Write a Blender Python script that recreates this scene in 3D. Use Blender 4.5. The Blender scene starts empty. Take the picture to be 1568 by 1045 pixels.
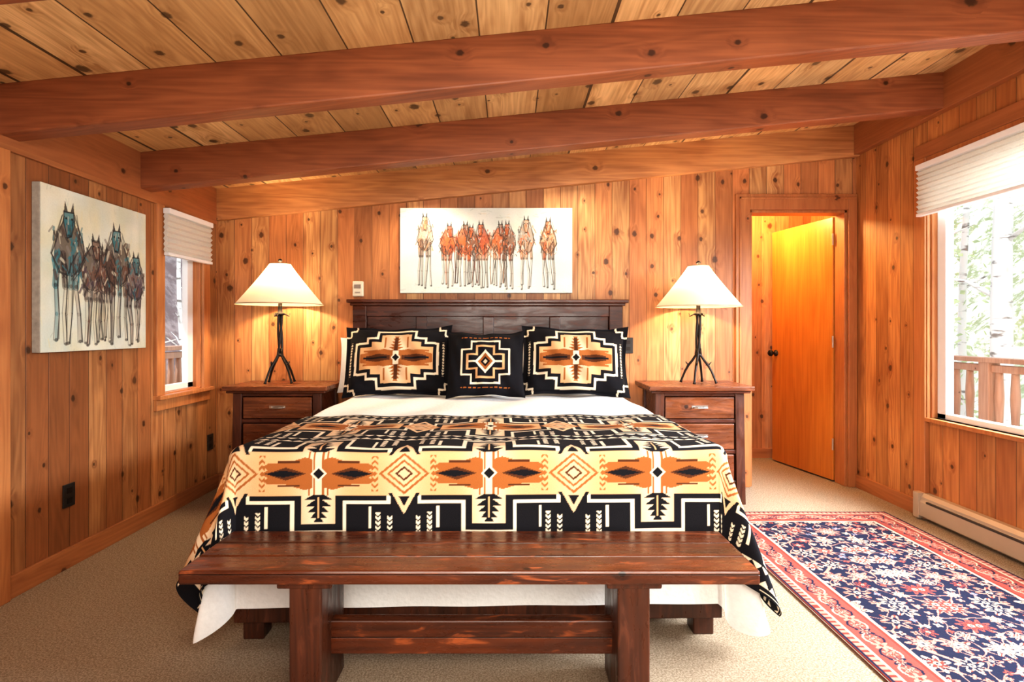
import bpy, math, random
import numpy as np
from mathutils import Vector, Matrix
random.seed(7); rng=np.random.default_rng(7)
S=bpy.context.scene
C=S.collection
try:
    S.view_settings.view_transform='Standard'
    S.view_settings.look='None'
    S.view_settings.exposure=0.22
except Exception as e: print(e)
for lk in ('Medium High Contrast','Standard - Medium High Contrast'):
    try:
        S.view_settings.look=lk; break
    except Exception as e: print(e)

def lin(c):
    c=np.asarray(c,dtype=float)/255.0
    return np.where(c<=0.04045,c/12.92,((c+0.055)/1.055)**2.4)
def L3(*c): return tuple(float(v) for v in lin(c))

# ------------------------------------------------------------ node helper
class NT:
    def __init__(s,name):
        s.m=bpy.data.materials.new(name); s.m.use_nodes=True
        s.t=s.m.node_tree; s.n=s.t.nodes
        s.b=s.n['Principled BSDF']; s.out=s.n['Material Output']
    def link(s,a,b): s.t.links.new(a,b)
    def put(s,v,sock):
        if isinstance(v,bpy.types.NodeSocket): s.link(v,sock)
        elif v is not None:
            if isinstance(v,(tuple,list)) and len(v)==3 and sock.type=='RGBA': v=(*v,1)
            sock.default_value=v
    def math(s,op,a,b=None,c=None,clamp=False):
        n=s.n.new('ShaderNodeMath'); n.operation=op; n.use_clamp=clamp
        s.put(a,n.inputs[0]); s.put(b,n.inputs[1]); s.put(c,n.inputs[2]); return n.outputs[0]
    def mix(s,f,a,b,mode='MIX'):
        n=s.n.new('ShaderNodeMixRGB'); n.blend_type=mode
        s.put(f,n.inputs[0]); s.put(a,n.inputs[1]); s.put(b,n.inputs[2]); return n.outputs[0]
    def comb(s,x,y,z):
        n=s.n.new('ShaderNodeCombineXYZ'); s.put(x,n.inputs[0]); s.put(y,n.inputs[1]); s.put(z,n.inputs[2]); return n.outputs[0]
    def xyz(s):
        tc=s.n.new('ShaderNodeTexCoord'); sp=s.n.new('ShaderNodeSeparateXYZ'); s.link(tc.outputs['Object'],sp.inputs[0])
        s.oc=tc.outputs['Object']; return sp.outputs[0],sp.outputs[1],sp.outputs[2]
    def noise(s,v,scale,detail=2,dist=0,rough=.5):
        n=s.n.new('ShaderNodeTexNoise'); s.link(v,n.inputs['Vector']); n.inputs['Scale'].default_value=scale
        n.inputs['Detail'].default_value=detail; n.inputs['Distortion'].default_value=dist; n.inputs['Roughness'].default_value=rough
        return n.outputs[0]
    def ramp(s,v,a,b):
        n=s.n.new('ShaderNodeMapRange'); n.interpolation_type='SMOOTHSTEP'
        s.put(v,n.inputs[0]); n.inputs[1].default_value=a; n.inputs[2].default_value=b; return n.outputs[0]
    def bump(s,h,strength=.3,dist=.01):
        n=s.n.new('ShaderNodeBump'); n.inputs['Strength'].default_value=strength; n.inputs['Distance'].default_value=dist
        s.link(h,n.inputs['Height']); s.link(n.outputs[0],s.b.inputs['Normal'])

def wood(name,light,dark,red,Lx='Z',Wx='X',pw=.13,groove=.0035,knots=.5,ks=4.5,kr=.07,rough=.45,var=.22,bump=.35,ring=38,gs=1.0,offs=0.0,gcol=.8,gaps=False,wear=0):
    T=NT(name); x,y,z=T.xyz(); D={'X':x,'Y':y,'Z':z}
    l=D[Lx]
    w=D[Wx] if len(Wx)==1 else T.math('ADD',D[Wx[0]],D[Wx[1]])
    q=T.math('ADD',T.math('DIVIDE',w,pw),offs+100.0)
    idx=T.math('FLOOR',q); fr=T.math('FRACT',q)
    wn=T.n.new('ShaderNodeTexWhiteNoise'); wn.noise_dimensions='1D'; T.link(idx,wn.inputs['W']); rnd=wn.outputs['Value']
    wn2=T.n.new('ShaderNodeTexWhiteNoise'); wn2.noise_dimensions='1D'; T.link(T.math('ADD',idx,37.3),wn2.inputs['W']); rnd2=wn2.outputs['Value']
    vo=T.n.new('ShaderNodeTexVoronoi'); vo.voronoi_dimensions='2D'; vo.inputs['Scale'].default_value=ks
    T.link(T.comb(w,T.math('MULTIPLY',l,.8),0.0),vo.inputs['Vector'])
    sc=T.n.new('ShaderNodeSeparateXYZ'); T.link(vo.outputs['Color'],sc.inputs[0])
    gate=T.math('LESS_THAN',sc.outputs[0],knots)
    krad=T.math('MULTIPLY_ADD',T.math('POWER',sc.outputs[1],2.0),kr,kr*.4)
    kd=T.math('DIVIDE',vo.outputs['Distance'],krad)
    kn_=T.noise(T.comb(w,l,0.0),60,2); kd=T.math('MULTIPLY_ADD',T.math('SUBTRACT',kn_,.5),.8,kd)
    km=T.math('MULTIPLY',T.math('SUBTRACT',1.0,T.ramp(kd,.6,1.2)),gate)
    halo=T.math('MULTIPLY',T.math('SUBTRACT',1.0,T.ramp(kd,.8,4.0)),gate)
    wd=T.math('MULTIPLY_ADD',halo,.02,w)
    g1=T.noise(T.comb(wd,T.math('MULTIPLY_ADD',rnd,10.0,T.math('MULTIPLY',l,.035)),T.math('MULTIPLY',rnd,20.0)),70*gs,3,.2)
    g2=T.noise(T.comb(wd,T.math('MULTIPLY_ADD',rnd,7.0,T.math('MULTIPLY',l,.10)),T.math('MULTIPLY',rnd2,31.0)),7*gs,2,.3)
    g3=T.noise(T.comb(T.math('MULTIPLY',w,1.0),T.math('MULTIPLY_ADD',rnd,5.0,T.math('MULTIPLY',l,.25)),T.math('MULTIPLY',rnd2,11.0)),9*gs,3,.4)
    rg=T.math('MULTIPLY_ADD',T.math('SINE',T.math('MULTIPLY_ADD',halo,5.0,T.math('MULTIPLY',g2,ring*2.0))),.5,.5)
    f=T.math('ADD',T.math('MULTIPLY',rg,.28),T.math('MULTIPLY',T.ramp(g1,.3,.7),.38))
    f=T.math('ADD',f,T.math('MULTIPLY',T.ramp(g3,.32,.70),.34))
    f=T.math('ADD',f,T.math('MULTIPLY',halo,.24),clamp=True)
    base=T.mix(T.ramp(rnd2,.30,.85),light,red)
    col=T.mix(f,base,dark)
    if wear:
        g4=T.noise(T.comb(T.math('MULTIPLY',w,1.0),T.math('MULTIPLY',l,.22),0.0),26,4,.6,.65)
        col=T.mix(T.math('MULTIPLY',T.ramp(g4,.56,.70),wear),col,tuple(min(1,c*1.9) for c in light))
        T.link(T.math('MULTIPLY_ADD',T.ramp(g4,.3,.7),.25,rough-.08),T.b.inputs['Roughness'])
    v=T.math('MULTIPLY_ADD',rnd,var*2,1-var)
    hs=T.n.new('ShaderNodeHueSaturation'); T.link(col,hs.inputs['Color']); T.link(v,hs.inputs['Value'])
    col=T.mix(T.math('MULTIPLY',km,.9),hs.outputs[0],tuple(c*.2 for c in dark))
    h=T.math('MULTIPLY',g1,.12)
    if groove>0:
        gm=T.math('ABSOLUTE',T.math('SUBTRACT',fr,.5))
        if gaps:
            thr=T.math('MULTIPLY_ADD',T.math('GREATER_THAN',rnd,.6),-groove/pw*1.5,.5-groove/pw*.6)
            gv=T.math('GREATER_THAN',T.math('MULTIPLY',T.math('SUBTRACT',0.0,T.math('SUBTRACT',fr,.5)),1.0),thr)
            gv=T.math('MAXIMUM',gv,T.math('GREATER_THAN',gm,.5-groove/pw*.5))
        else: gv=T.ramp(gm,.5-groove/pw*1.6,.5-groove/pw*.5)
        col=T.mix(T.math('MULTIPLY',gv,gcol),col,tuple(c*.12 for c in dark))
        h=T.math('SUBTRACT',h,gv)
    T.link(col,T.b.inputs['Base Color'])
    if not wear: T.b.inputs['Roughness'].default_value=rough
    T.bump(h,bump,.006)
    return T.m

def plain(name,col,rough=.5,metal=0,noise=0,ns=20,bump=0,spec=.5):
    T=NT(name); T.xyz()
    n=T.noise(T.oc,ns,3)
    if noise: T.link(T.mix(n,tuple(c*(1-noise) for c in col),tuple(min(1,c*(1+noise)) for c in col)),T.b.inputs['Base Color'])
    else: T.b.inputs['Base Color'].default_value=(*col,1)
    T.b.inputs['Roughness'].default_value=rough; T.b.inputs['Metallic'].default_value=metal
    T.b.inputs['Specular IOR Level'].default_value=spec
    if bump: T.bump(n,bump,.005)
    return T.m

def attr_mat(name,rough=.9,bump=.2,ns=300,spec=.2,var=.1):
    T=NT(name); T.xyz()
    a=T.n.new('ShaderNodeAttribute'); a.attribute_name='Col'
    n=T.noise(T.oc,ns,2)
    col=T.mix(1.0,a.outputs['Color'],T.mix(n,(1-var,)*3,(1+var,)*3),'MULTIPLY')
    T.link(col,T.b.inputs['Base Color']); T.b.inputs['Roughness'].default_value=rough
    T.b.inputs['Specular IOR Level'].default_value=spec
    T.bump(n,bump,.003)
    return T.m

# ------------------------------------------------------------ mesh helpers
def empty(name,loc=(0,0,0)):
    e=bpy.data.objects.new(name,None); e.location=loc; e.empty_display_size=.1; C.objects.link(e); return e
class MB:
    def __init__(s): s.v=[]; s.f=[]
    def add(s,vs,fs):
        o=len(s.v); s.v+= [tuple(v) for v in vs]; s.f+=[tuple(i+o for i in f) for f in fs]; return s
    def box(s,x0,x1,y0,y1,z0,z1):
        return s.sl(x0,x1,y0,y1,z0,z0,z1,z1)
    def sl(s,x0,x1,y0,y1,zb0,zb1,zt0,zt1):
        vs=[(x0,y0,zb0),(x1,y0,zb1),(x1,y1,zb1),(x0,y1,zb0),(x0,y0,zt0),(x1,y0,zt1),(x1,y1,zt1),(x0,y1,zt0)]
        return s.add(vs,[(0,3,2,1),(4,5,6,7),(0,1,5,4),(1,2,6,5),(2,3,7,6),(3,0,4,7)])
    def tube(s,pts,rad,n=10,cap=True):
        pts=[Vector(p) for p in pts]
        if not hasattr(rad,'__len__'): rad=[rad]*len(pts)
        vs=[];fs=[]
        up=Vector((0,0,1)); t0=(pts[1]-pts[0]).normalized()
        if abs(t0.dot(up))>.9: up=Vector((1,0,0))
        nrm=(up-t0*up.dot(t0)).normalized()
        for i,p in enumerate(pts):
            t=((pts[min(i+1,len(pts)-1)]-pts[max(i-1,0)])).normalized()
            nrm=(nrm-t*nrm.dot(t)).normalized(); bn=t.cross(nrm)
            for k in range(n):
                a=2*math.pi*k/n; vs.append(p+(nrm*math.cos(a)+bn*math.sin(a))*rad[i])
        for i in range(len(pts)-1):
            for k in range(n):
                a=i*n+k;b=i*n+(k+1)%n; fs.append((a,b,b+n,a+n))
        if cap:
            fs.append(tuple(range(n-1,-1,-1))); fs.append(tuple(range((len(pts)-1)*n,len(pts)*n)))
        return s.add(vs,fs)
    def lathe(s,cx,cy,prof,n=32):
        vs=[];fs=[]
        for (r,z) in prof:
            for k in range(n):
                a=2*math.pi*k/n; vs.append((cx+r*math.cos(a),cy+r*math.sin(a),z))
        for i in range(len(prof)-1):
            for k in range(n):
                a=i*n+k;b=i*n+(k+1)%n; fs.append((a,b,b+n,a+n))
        fs.append(tuple(range(n-1,-1,-1))); fs.append(tuple(range((len(prof)-1)*n,len(prof)*n)))
        return s.add(vs,fs)
    def make(s,name,mat,par=None,bevel=0,smooth=False):
        m=bpy.data.meshes.new(name); m.from_pydata(s.v,[],s.f); m.validate(); m.update()
        o=bpy.data.objects.new(name,m); C.objects.link(o)
        if mat: m.materials.append(mat)
        if smooth:
            for p in m.polygons: p.use_smooth=True
        if bevel:
            b=o.modifiers.new('bevel','BEVEL'); b.width=bevel; b.segments=2; b.limit_method='ANGLE'; b.angle_limit=math.radians(50)
        if par is not None:
            o.parent=par; o.matrix_parent_inverse=Matrix.Translation(-Vector(par.location))
        return o

def grid(name,P,Col,mat,par=None,smooth=True,flip=False):
    ny,nx=P.shape[:2]
    m=bpy.data.meshes.new(name)
    m.vertices.add(nx*ny); m.vertices.foreach_set('co',P.reshape(-1).astype(np.float32))
    i=(np.arange(ny-1)[:,None]*nx+np.arange(nx-1)[None,:]).reshape(-1)
    q=np.stack([i,i+1,i+nx+1,i+nx],1)
    if flip: q=q[:,::-1]
    nf=len(q)
    m.loops.add(nf*4); m.loops.foreach_set('vertex_index',q.reshape(-1).astype(np.int32))
    m.polygons.add(nf); m.polygons.foreach_set('loop_start',(np.arange(nf)*4).astype(np.int32))
    try: m.polygons.foreach_set('loop_total',np.full(nf,4,dtype=np.int32))
    except Exception: pass
    m.polygons.foreach_set('use_smooth',np.full(nf,smooth,dtype=bool))
    m.update(calc_edges=True)
    if Col is not None:
        a=m.color_attributes.new('Col','FLOAT_COLOR','POINT')
        cc=np.ones((nx*ny,4),dtype=np.float32); cc[:,:3]=Col.reshape(-1,3); a.data.foreach_set('color',cc.reshape(-1))
    m.materials.append(mat)
    o=bpy.data.objects.new(name,m); C.objects.link(o)
    if par is not None:
        o.parent=par; o.matrix_parent_inverse=Matrix.Translation(-Vector(par.location))
    return o

# ------------------------------------------------------------ dims
XL,XR,YB,YF=-2.21,2.63,4.31,-1.4
def CZ(x): return 2.244+.1*(x-XL)

# ------------------------------------------------------------ materials
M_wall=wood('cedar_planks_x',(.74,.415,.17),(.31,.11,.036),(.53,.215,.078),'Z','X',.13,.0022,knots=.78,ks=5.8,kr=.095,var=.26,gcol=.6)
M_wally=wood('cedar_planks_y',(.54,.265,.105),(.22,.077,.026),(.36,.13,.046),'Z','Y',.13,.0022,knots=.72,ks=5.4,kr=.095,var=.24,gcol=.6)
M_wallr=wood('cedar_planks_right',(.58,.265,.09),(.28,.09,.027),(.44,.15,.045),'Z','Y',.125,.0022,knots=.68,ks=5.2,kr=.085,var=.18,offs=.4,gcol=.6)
M_trimX=wood('cedar_trim_x',(.50,.20,.07),(.30,.10,.034),(.42,.15,.052),'X','Z',2.0,groove=0,knots=.4,ks=3,kr=.05,var=.05)
M_trimY=wood('cedar_trim_y',(.44,.175,.063),(.26,.09,.032),(.38,.135,.05),'Y','Z',2.0,groove=0,knots=.4,ks=3,kr=.05,var=.05)
M_trimZ=wood('cedar_trim_z',(.56,.24,.085),(.34,.115,.038),(.48,.18,.06),'Z','XY',.31,groove=0,knots=.4,ks=4,kr=.05,var=.08)
M_ceil=wood('pine_ceiling',(.80,.53,.26),(.40,.21,.08),(.64,.38,.165),'Y','X',.283,groove=.006,knots=.88,ks=5.2,kr=.115,var=.22,rough=.55,offs=.45,gaps=True,gcol=.92)
M_beam=wood('beam_wood',(.40,.145,.058),(.18,.052,.020),(.34,.11,.043),'X','YZ',3.0,groove=0,knots=.7,ks=3.0,kr=.07,var=.03,ring=30,rough=.5)
M_beamb=wood('wall_beam_wood',(.58,.28,.11),(.30,.115,.042),(.46,.19,.07),'X','YZ',3.0,groove=0,knots=.6,ks=3.2,kr=.07,var=.03,ring=30)
M_bench=wood('bench_wood',(.20,.048,.012),(.030,.009,.005),(.105,.025,.008),'X','YZ',.12,groove=.0015,knots=.5,ks=3.8,kr=.09,var=.3,rough=.26,bump=.5,ring=24,wear=.6)
M_benchleg=wood('bench_leg_wood',(.10,.028,.011),(.028,.009,.005),(.075,.02,.008),'Z','XY',.13,groove=0,knots=.2,ks=4,kr=.05,rough=.32,wear=.3)
M_dark=wood('dark_wood_x',(.13,.034,.014),(.035,.010,.006),(.085,.022,.010),'X','YZ',.5,groove=0,knots=.3,ks=4,kr=.05,rough=.30,bump=.2,wear=.4)
M_darkz=wood('dark_wood_z',(.13,.038,.017),(.04,.012,.007),(.09,.024,.011),'Z','XY',.21,groove=0,knots=.3,ks=4,kr=.05,rough=.35,bump=.2,wear=.35)
M_nst=wood('nightstand_top_wood',(.26,.08,.028),(.08,.023,.010),(.18,.05,.019),'X','YZ',.3,groove=0,knots=.2,ks=4,kr=.05,rough=.28,bump=.1,wear=.3)
M_door=wood('door_veneer',(.64,.24,.042),(.42,.13,.020),(.56,.19,.032),'Z','X',3.0,groove=0,knots=.0,ring=16,var=.02,bump=.03,rough=.35,gs=.8)
M_iron=plain('wrought_iron',(.028,.022,.019),.45,.7,.3,40,.2)
M_steel=plain('satin_nickel',(.6,.58,.54),.3,1)
M_black=plain('black_plastic',(.015,.013,.012),.4)
M_white=plain('white_plastic',(.72,.66,.52),.5)
M_vinyl=plain('white_window_vinyl',(.80,.80,.80),.4)
M_canvas=plain('canvas_side',(.36,.33,.28),.9,0,.4,40)
M_heater=plain('heater_enamel',(.44,.34,.25),.4,.1,.05,10)
M_heatdark=plain('heater_slot',(.04,.03,.025),.6)
M_deck=plain('deck_snowy_boards',(.8,.78,.76),.8,0,.15,6)
M_rail=wood('railing_wood',(.56,.35,.24),(.38,.21,.14),(.48,.28,.19),'Z','XY',.12,groove=0,knots=.3,var=.15)
M_fabric=attr_mat('woven_wool_pattern',.95,.35,420)
M_rug=attr_mat('persian_rug_pile',.95,.5,260,.1,.25)
M_paint=attr_mat('painted_canvas',.7,.4,120,.3,.06)

T=NT('beige_carpet'); T.xyz()
n1=T.noise(T.oc,150,4,0,.8); n2=T.noise(T.oc,3.5,3); n3=T.noise(T.oc,42,3,0,.7)
c=T.mix(T.ramp(n1,.38,.62),(.28,.19,.115),(.68,.53,.38)); c=T.mix(T.math('MULTIPLY',n2,.30),c,(.52,.41,.29)); c=T.mix(T.math('MULTIPLY',T.ramp(n3,.5,.7),.30),c,(.28,.19,.115))
T.link(c,T.b.inputs['Base Color']); T.b.inputs['Roughness'].default_value=1; T.b.inputs['Specular IOR Level'].default_value=.1; T.bump(n1,1.0,.015); M_carpet=T.m

T=NT('white_cotton_quilt'); x,y,z=T.xyz(); n1=T.noise(T.oc,60,2)
T.link(T.mix(n1,(.72,.71,.69),(.84,.83,.81)),T.b.inputs['Base Color']); T.b.inputs['Roughness'].default_value=.95; T.bump(n1,.35,.006); M_quilt=T.m

def translucent(name,col,tc,f=.5,bump=None):
    T=NT(name); T.n.remove(T.b)
    d=T.n.new('ShaderNodeBsdfDiffuse'); t=T.n.new('ShaderNodeBsdfTranslucent'); mx=T.n.new('ShaderNodeMixShader')
    T.xyz(); n=T.noise(T.oc,90,2)
    T.link(T.mix(n,tuple(c*.93 for c in col),col),d.inputs[0]); t.inputs[0].default_value=(*tc,1); mx.inputs[0].default_value=f
    T.link(d.outputs[0],mx.inputs[1]); T.link(t.outputs[0],mx.inputs[2]); T.link(mx.outputs[0],T.out.inputs[0]); return T.m
M_shade=translucent('parchment_lampshade',(.80,.72,.58),(.62,.55,.43),.28)
M_cell=translucent('cellular_shade_fabric',(.80,.77,.71),(.78,.76,.70),.28)
M_leaf=translucent('aspen_leaves',(.46,.54,.34),(.46,.54,.32),.4)

T=NT('window_glass'); T.n.remove(T.b); tr=T.n.new('ShaderNodeBsdfTransparent'); gl=T.n.new('ShaderNodeBsdfGlossy'); gl.inputs['Roughness'].default_value=.02
mx=T.n.new('ShaderNodeMixShader'); mx.inputs[0].default_value=.04; T.link(tr.outputs[0],mx.inputs[1]); T.link(gl.outputs[0],mx.inputs[2]); T.link(mx.outputs[0],T.out.inputs[0]); M_glass=T.m

def emis(name,col,s):
    T=NT(name); T.b.inputs['Emission Color'].default_value=(*col,1); T.b.inputs['Emission Strength'].default_value=s; return T.m
M_bulb=emis('warm_bulb',(1,.75,.45),6)

T=NT('hillside_right'); T.xyz(); n1=T.noise(T.oc,1.6,6,.3,.7); n2=T.noise(T.oc,7,4,0,.7)
c=T.mix(T.ramp(n1,.42,.58),(.62,.66,.60),(.26,.31,.18)); c=T.mix(T.ramp(n2,.5,.62),c,(.70,.72,.68)); T.link(c,T.b.inputs['Base Color']); T.b.inputs['Roughness'].default_value=1; M_hill=T.m
T=NT('hillside_left'); T.xyz(); n1=T.noise(T.oc,1.2,6,.3,.7)
c=T.mix(T.ramp(n1,.42,.6),(.30,.26,.27),(.15,.12,.13)); T.link(c,T.b.inputs['Base Color']); T.b.inputs['Roughness'].default_value=1; M_hill2=T.m
T=NT('birch_bark'); x,y,z=T.xyz(); n1=T.noise(T.comb(x,y,T.math('MULTIPLY',z,4.0)),3,4)
c=T.mix(T.ramp(n1,.58,.68),(.72,.72,.71),(.20,.19,.18)); T.link(c,T.b.inputs['Base Color']); M_birch=T.m

# ------------------------------------------------------------ room shell
MB().box(XL-.12,XR+.12,YF-.12,5.4,-.12,0).make('floor',M_carpet)
WT=.12
b=MB(); zt=2.30
LY0,LY1,LZ0,LZ1=3.62,4.08,.77,1.96
b.box(XL-WT,XL,YF-WT,LY0,0,zt); b.box(XL-WT,XL,LY1,YB+WT,0,zt); b.box(XL-WT,XL,LY0,LY1,0,LZ0); b.box(XL-WT,XL,LY0,LY1,LZ1,zt)
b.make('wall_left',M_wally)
RY0,RY1,RZ0,RZ1=.3,3.55,.64,2.24
zt=2.78
b=MB(); b.box(XR,XR+WT,YF-WT,RY0,0,zt); b.box(XR,XR+WT,RY1,YB+WT,0,zt); b.box(XR,XR+WT,RY0,RY1,0,RZ0); b.box(XR,XR+WT,RY0,RY1,RZ1,zt)
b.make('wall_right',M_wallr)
DX0,DX1,DZ=1.82,2.56,2.096
b=MB()
def up(x): return CZ(x)+.05
b.sl(XL,DX0,YB,YB+WT,0,0,up(XL),up(DX0)); b.sl(DX1,XR,YB,YB+WT,0,0,up(DX1),up(XR)); b.sl(DX0,DX1,YB,YB+WT,DZ,DZ,up(DX0),up(DX1))
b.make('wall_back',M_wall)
MB().sl(XL,XR,YF-WT,YF,0,0,up(XL),up(XR)).make('wall_front',M_wall)
b=MB(); xa,xb=XL-.4,XR+.9
b.sl(xa,xb,YF-.2,YB+.35,CZ(xa),CZ(xb),CZ(xa)+.14,CZ(xb)+.14); b.make('ceiling',M_ceil)
BD=.215
for y in (3.38,2.44,1.50,.56,-.38):
    b=MB(); b.sl(XL+.002,XR-.002,y,y+.11,CZ(XL)-BD,CZ(XR)-BD,CZ(XL)+.004,CZ(XR)+.004); b.make('ceiling_beam',M_beam,bevel=.008)
b=MB(); b.sl(XL,XR,YB-.05,YB,CZ(XL)-.235,CZ(XR)-.235,CZ(XL)+.004,CZ(XR)+.004); b.make('trim_wall_beam',M_beamb,bevel=.004)
MB().box(XL,XL+.02,YF,YB-.05,1.975,2.25).make('trim_1',M_trimY,bevel=.003)
MB().box(XR-.05,XR,YF,YB-.05,2.50,2.735).make('trim_2',M_trimY,bevel=.004)
MB().box(XR-.025,XR,YF,3.66,2.27,2.36).make('trim_3',M_trimY,bevel=.003)
MB().box(XL,XL+.018,YF,YB,0,.10).make('baseboard_left',M_trimY,bevel=.003)
MB().box(XL,1.71,YB-.018,YB,0,.10).make('baseboard_back',M_trimX,bevel=.003)
MB().box(XR-.018,XR,3.66,YB,0,.10).make('baseboard_right',M_trimY,bevel=.003)
MB().box(XL,XL+.03,2.36,2.49,0,1.975).make('trim_4',M_trimZ,bevel=.004)
MB().box(XR-.03,XR,3.56,3.66,0,2.27).make('trim_5',M_trimZ,bevel=.004)
b=MB(); b.box(1.71,DX0,YB-.022,YB,0,2.215); b.box(DX1,XR-.005,YB-.022,YB,0,2.215); b.box(DX0,DX1,YB-.022,YB,DZ,2.215)
b.box(1.735,1.75,YB-.03,YB-.022,0,2.19); b.box(1.735,XR-.01,YB-.03,YB-.022,2.175,2.19)
b.box(DX0,DX0+.02,YB,YB+WT+.01,0,DZ); b.box(DX1-.02,DX1,YB,YB+WT+.01,0,DZ); b.box(DX0,DX1,YB,YB+WT+.01,DZ-.02,DZ)
b.box(DX0+.02,DX0+.03,YB+.05,YB+.09,0,DZ-.02)
b.make('trim_6',M_trimZ,bevel=.003)
d=empty('door_1',(2.525,YB+WT+.012,0))
dl=MB().box(2.525-.735,2.525,YB+WT+.014,YB+WT+.052,.012,2.07).make('door_leaf',M_door,d,bevel=.003)
kn=MB()
def knob(y,sg):
    pr=[(.001,0),(.028,0),(.028,.006),(.012,.01),(.012,.035),(.026,.045),(.03,.058),(.022,.07),(.001,.073)]
    vs=[];fs=[];n=20
    for r,t in pr:
        for k in range(n):
            a=2*math.pi*k/n; vs.append((2.525-.68+r*math.cos(a),y+sg*t,.98+r*math.sin(a)))
    for i in range(len(pr)-1):
        for k in range(n):
            a=i*n+k;b2=i*n+(k+1)%n; fs.append((a,b2,b2+n,a+n))
    kn.add(vs,fs)
knob(YB+WT+.014,-1); knob(YB+WT+.052,1)
kn.make('door_knob',M_iron,d,smooth=True)
b=MB()
for z in (.25,1.05,1.85): b.tube([(2.532,YB+WT+.008,z),(2.532,YB+WT+.008,z+.09)],.007)
b.make('hinges',M_steel,d)
d.rotation_euler[2]=-math.radians(79)
hy=5.28
MB().box(1.1,2.9,hy,hy+.1,0,2.45).make('wall_hall_back',M_wall)
MB().box(1.0,1.1,YB+WT,hy+.1,0,2.45).make('wall_hall_left',M_wallr)
MB().box(2.80,2.9,YB+WT,hy,0,2.45).make('wall_hall_right',M_wallr)
MB().box(1.0,2.9,YB+WT,hy+.1,2.45,2.52).make('ceiling_hall',M_ceil)
MB().box(1.1,2.8,hy-.018,hy,0,.09).make('baseboard_hall',M_trimX,bevel=.003)

# ------------------------------------------------------------ windows
def window_left():
    w=empty('window_1',(XL,(LY0+LY1)/2,(LZ0+LZ1)/2))
    b=MB(); t=.022
    b.box(XL,XL+t,LY0-.085,LY0,LZ0-.09,LZ1+.02); b.box(XL,XL+t,LY1,LY1+.085,LZ0-.09,LZ1+.02)
    b.box(XL,XL+t,LY0,LY1,LZ0-.09,LZ0)
    b.box(XL-.02,XL+.05,LY0-.09,LY1+.09,LZ0-.02,LZ0+.005)
    b.box(XL-WT,XL,LY0-.001,LY0+.012,LZ0,LZ1); b.box(XL-WT,XL,LY1-.012,LY1,LZ0,LZ1); b.box(XL-WT,XL,LY0,LY1,LZ0-.001,LZ0+.012); b.box(XL-WT,XL,LY0,LY1,LZ1-.012,LZ1)
    b.make('casing',M_trimZ,w,bevel=.003)
    b=MB(); a0,a1,z0,z1=LY0+.012,LY1-.012,LZ0+.012,LZ1-.012; f=.04; xx=XL-.09
    b.box(xx,xx+.04,a0,a0+f,z0,z1); b.box(xx,xx+.04,a1-f-.03,a1,z0,z1); b.box(xx,xx+.04,a0,a1,z0,z0+f); b.box(xx,xx+.04,a0,a1,z1-f,z1)
    b.make('sash',M_vinyl,w,bevel=.004)
    MB().box(xx+.015,xx+.02,a0+f,a1-f,z0+f,z1-f).make('glass',M_glass,w)
window_left()
def window_right():
    w=empty('window_2',(XR,(RY0+RY1)/2,(RZ0+RZ1)/2))
    b=MB(); t=.02
    b.box(XR-t,XR,RY1,RY1+.012,RZ0-.02,RZ1+.03); b.box(XR-t,XR,RY0-.08,RY0,RZ0-.02,RZ1+.03)
    b.box(XR-t,XR,RY0,RY1,RZ1,RZ1+.03)
    b.box(XR,XR+WT,RY0,RY0+.015,RZ0,RZ1); b.box(XR,XR+WT,RY1-.015,RY1,RZ0,RZ1); b.box(XR,XR+WT,RY0,RY1,RZ1-.015,RZ1)
    b.box(XR-.03,XR+WT,RY0-.08,RY1+.012,RZ0-.025,RZ0)
    b.make('casing',M_trimZ,w,bevel=.003)
    b=MB(); xx=XR+.03; f=.07; z0,z1=RZ0,RZ1-.015
    segs=[(RY0+.015,1.9),(1.9,RY1-.015)]
    for a0,a1 in segs:
        b.box(xx,xx+.05,a0,a0+f,z0,z1); b.box(xx,xx+.05,a1-f,a1,z0,z1); b.box(xx,xx+.05,a0,a1,z0,z0+f*.5); b.box(xx,xx+.05,a0,a1,z1-f,z1)
    b.make('sash',M_vinyl,w,bevel=.004)
    b=MB()
    for a0,a1 in segs: b.box(xx+.02,xx+.025,a0+f,a1-f,z0+f*.5,z1-f)
    b.make('glass',M_glass,w)
window_right()
def cell_shade(x,y0,y1,zt,zb,sg,n):
    e=empty('cellular_shade',(x,(y0+y1)/2,(zt+zb)/2))
    vs=[];fs=[];N=n*2+1
    for i in range(N):
        z=zt-(zt-zb)*i/(N-1); o=.018 if i%2 else .002
        for y in (y0,y1):
            vs.append((x+sg*(.02+o),y,z)); vs.append((x-sg*o*.5+sg*.012,y,z))
    for i in range(N-1):
        a=i*4;b2=a+4
        fs.append((a,a+2,b2+2,b2)); fs.append((a+1,b2+1,b2+3,a+3)); fs.append((a,b2,b2+1,a+1)); fs.append((a+2,a+3,b2+3,b2+2))
    MB().add(vs,fs).make('pleated_fabric',M_cell,e)
    xs=sorted((x,x+sg*.045))
    MB().box(xs[0],xs[1],y0,y1,zt,zt+.035).make('head_rail',M_vinyl,e,bevel=.004)
    MB().box(xs[0]+.005,xs[1]-.005,y0,y1,zb-.02,zb).make('bottom_rail',M_vinyl,e,bevel=.004)
cell_shade(XL+.025,LY0-.03,LY1+.04,1.925,1.68,1,7)
cell_shade(XR-.025,RY0-.05,RY1+.04,2.19,1.92,-1,9)

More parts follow.
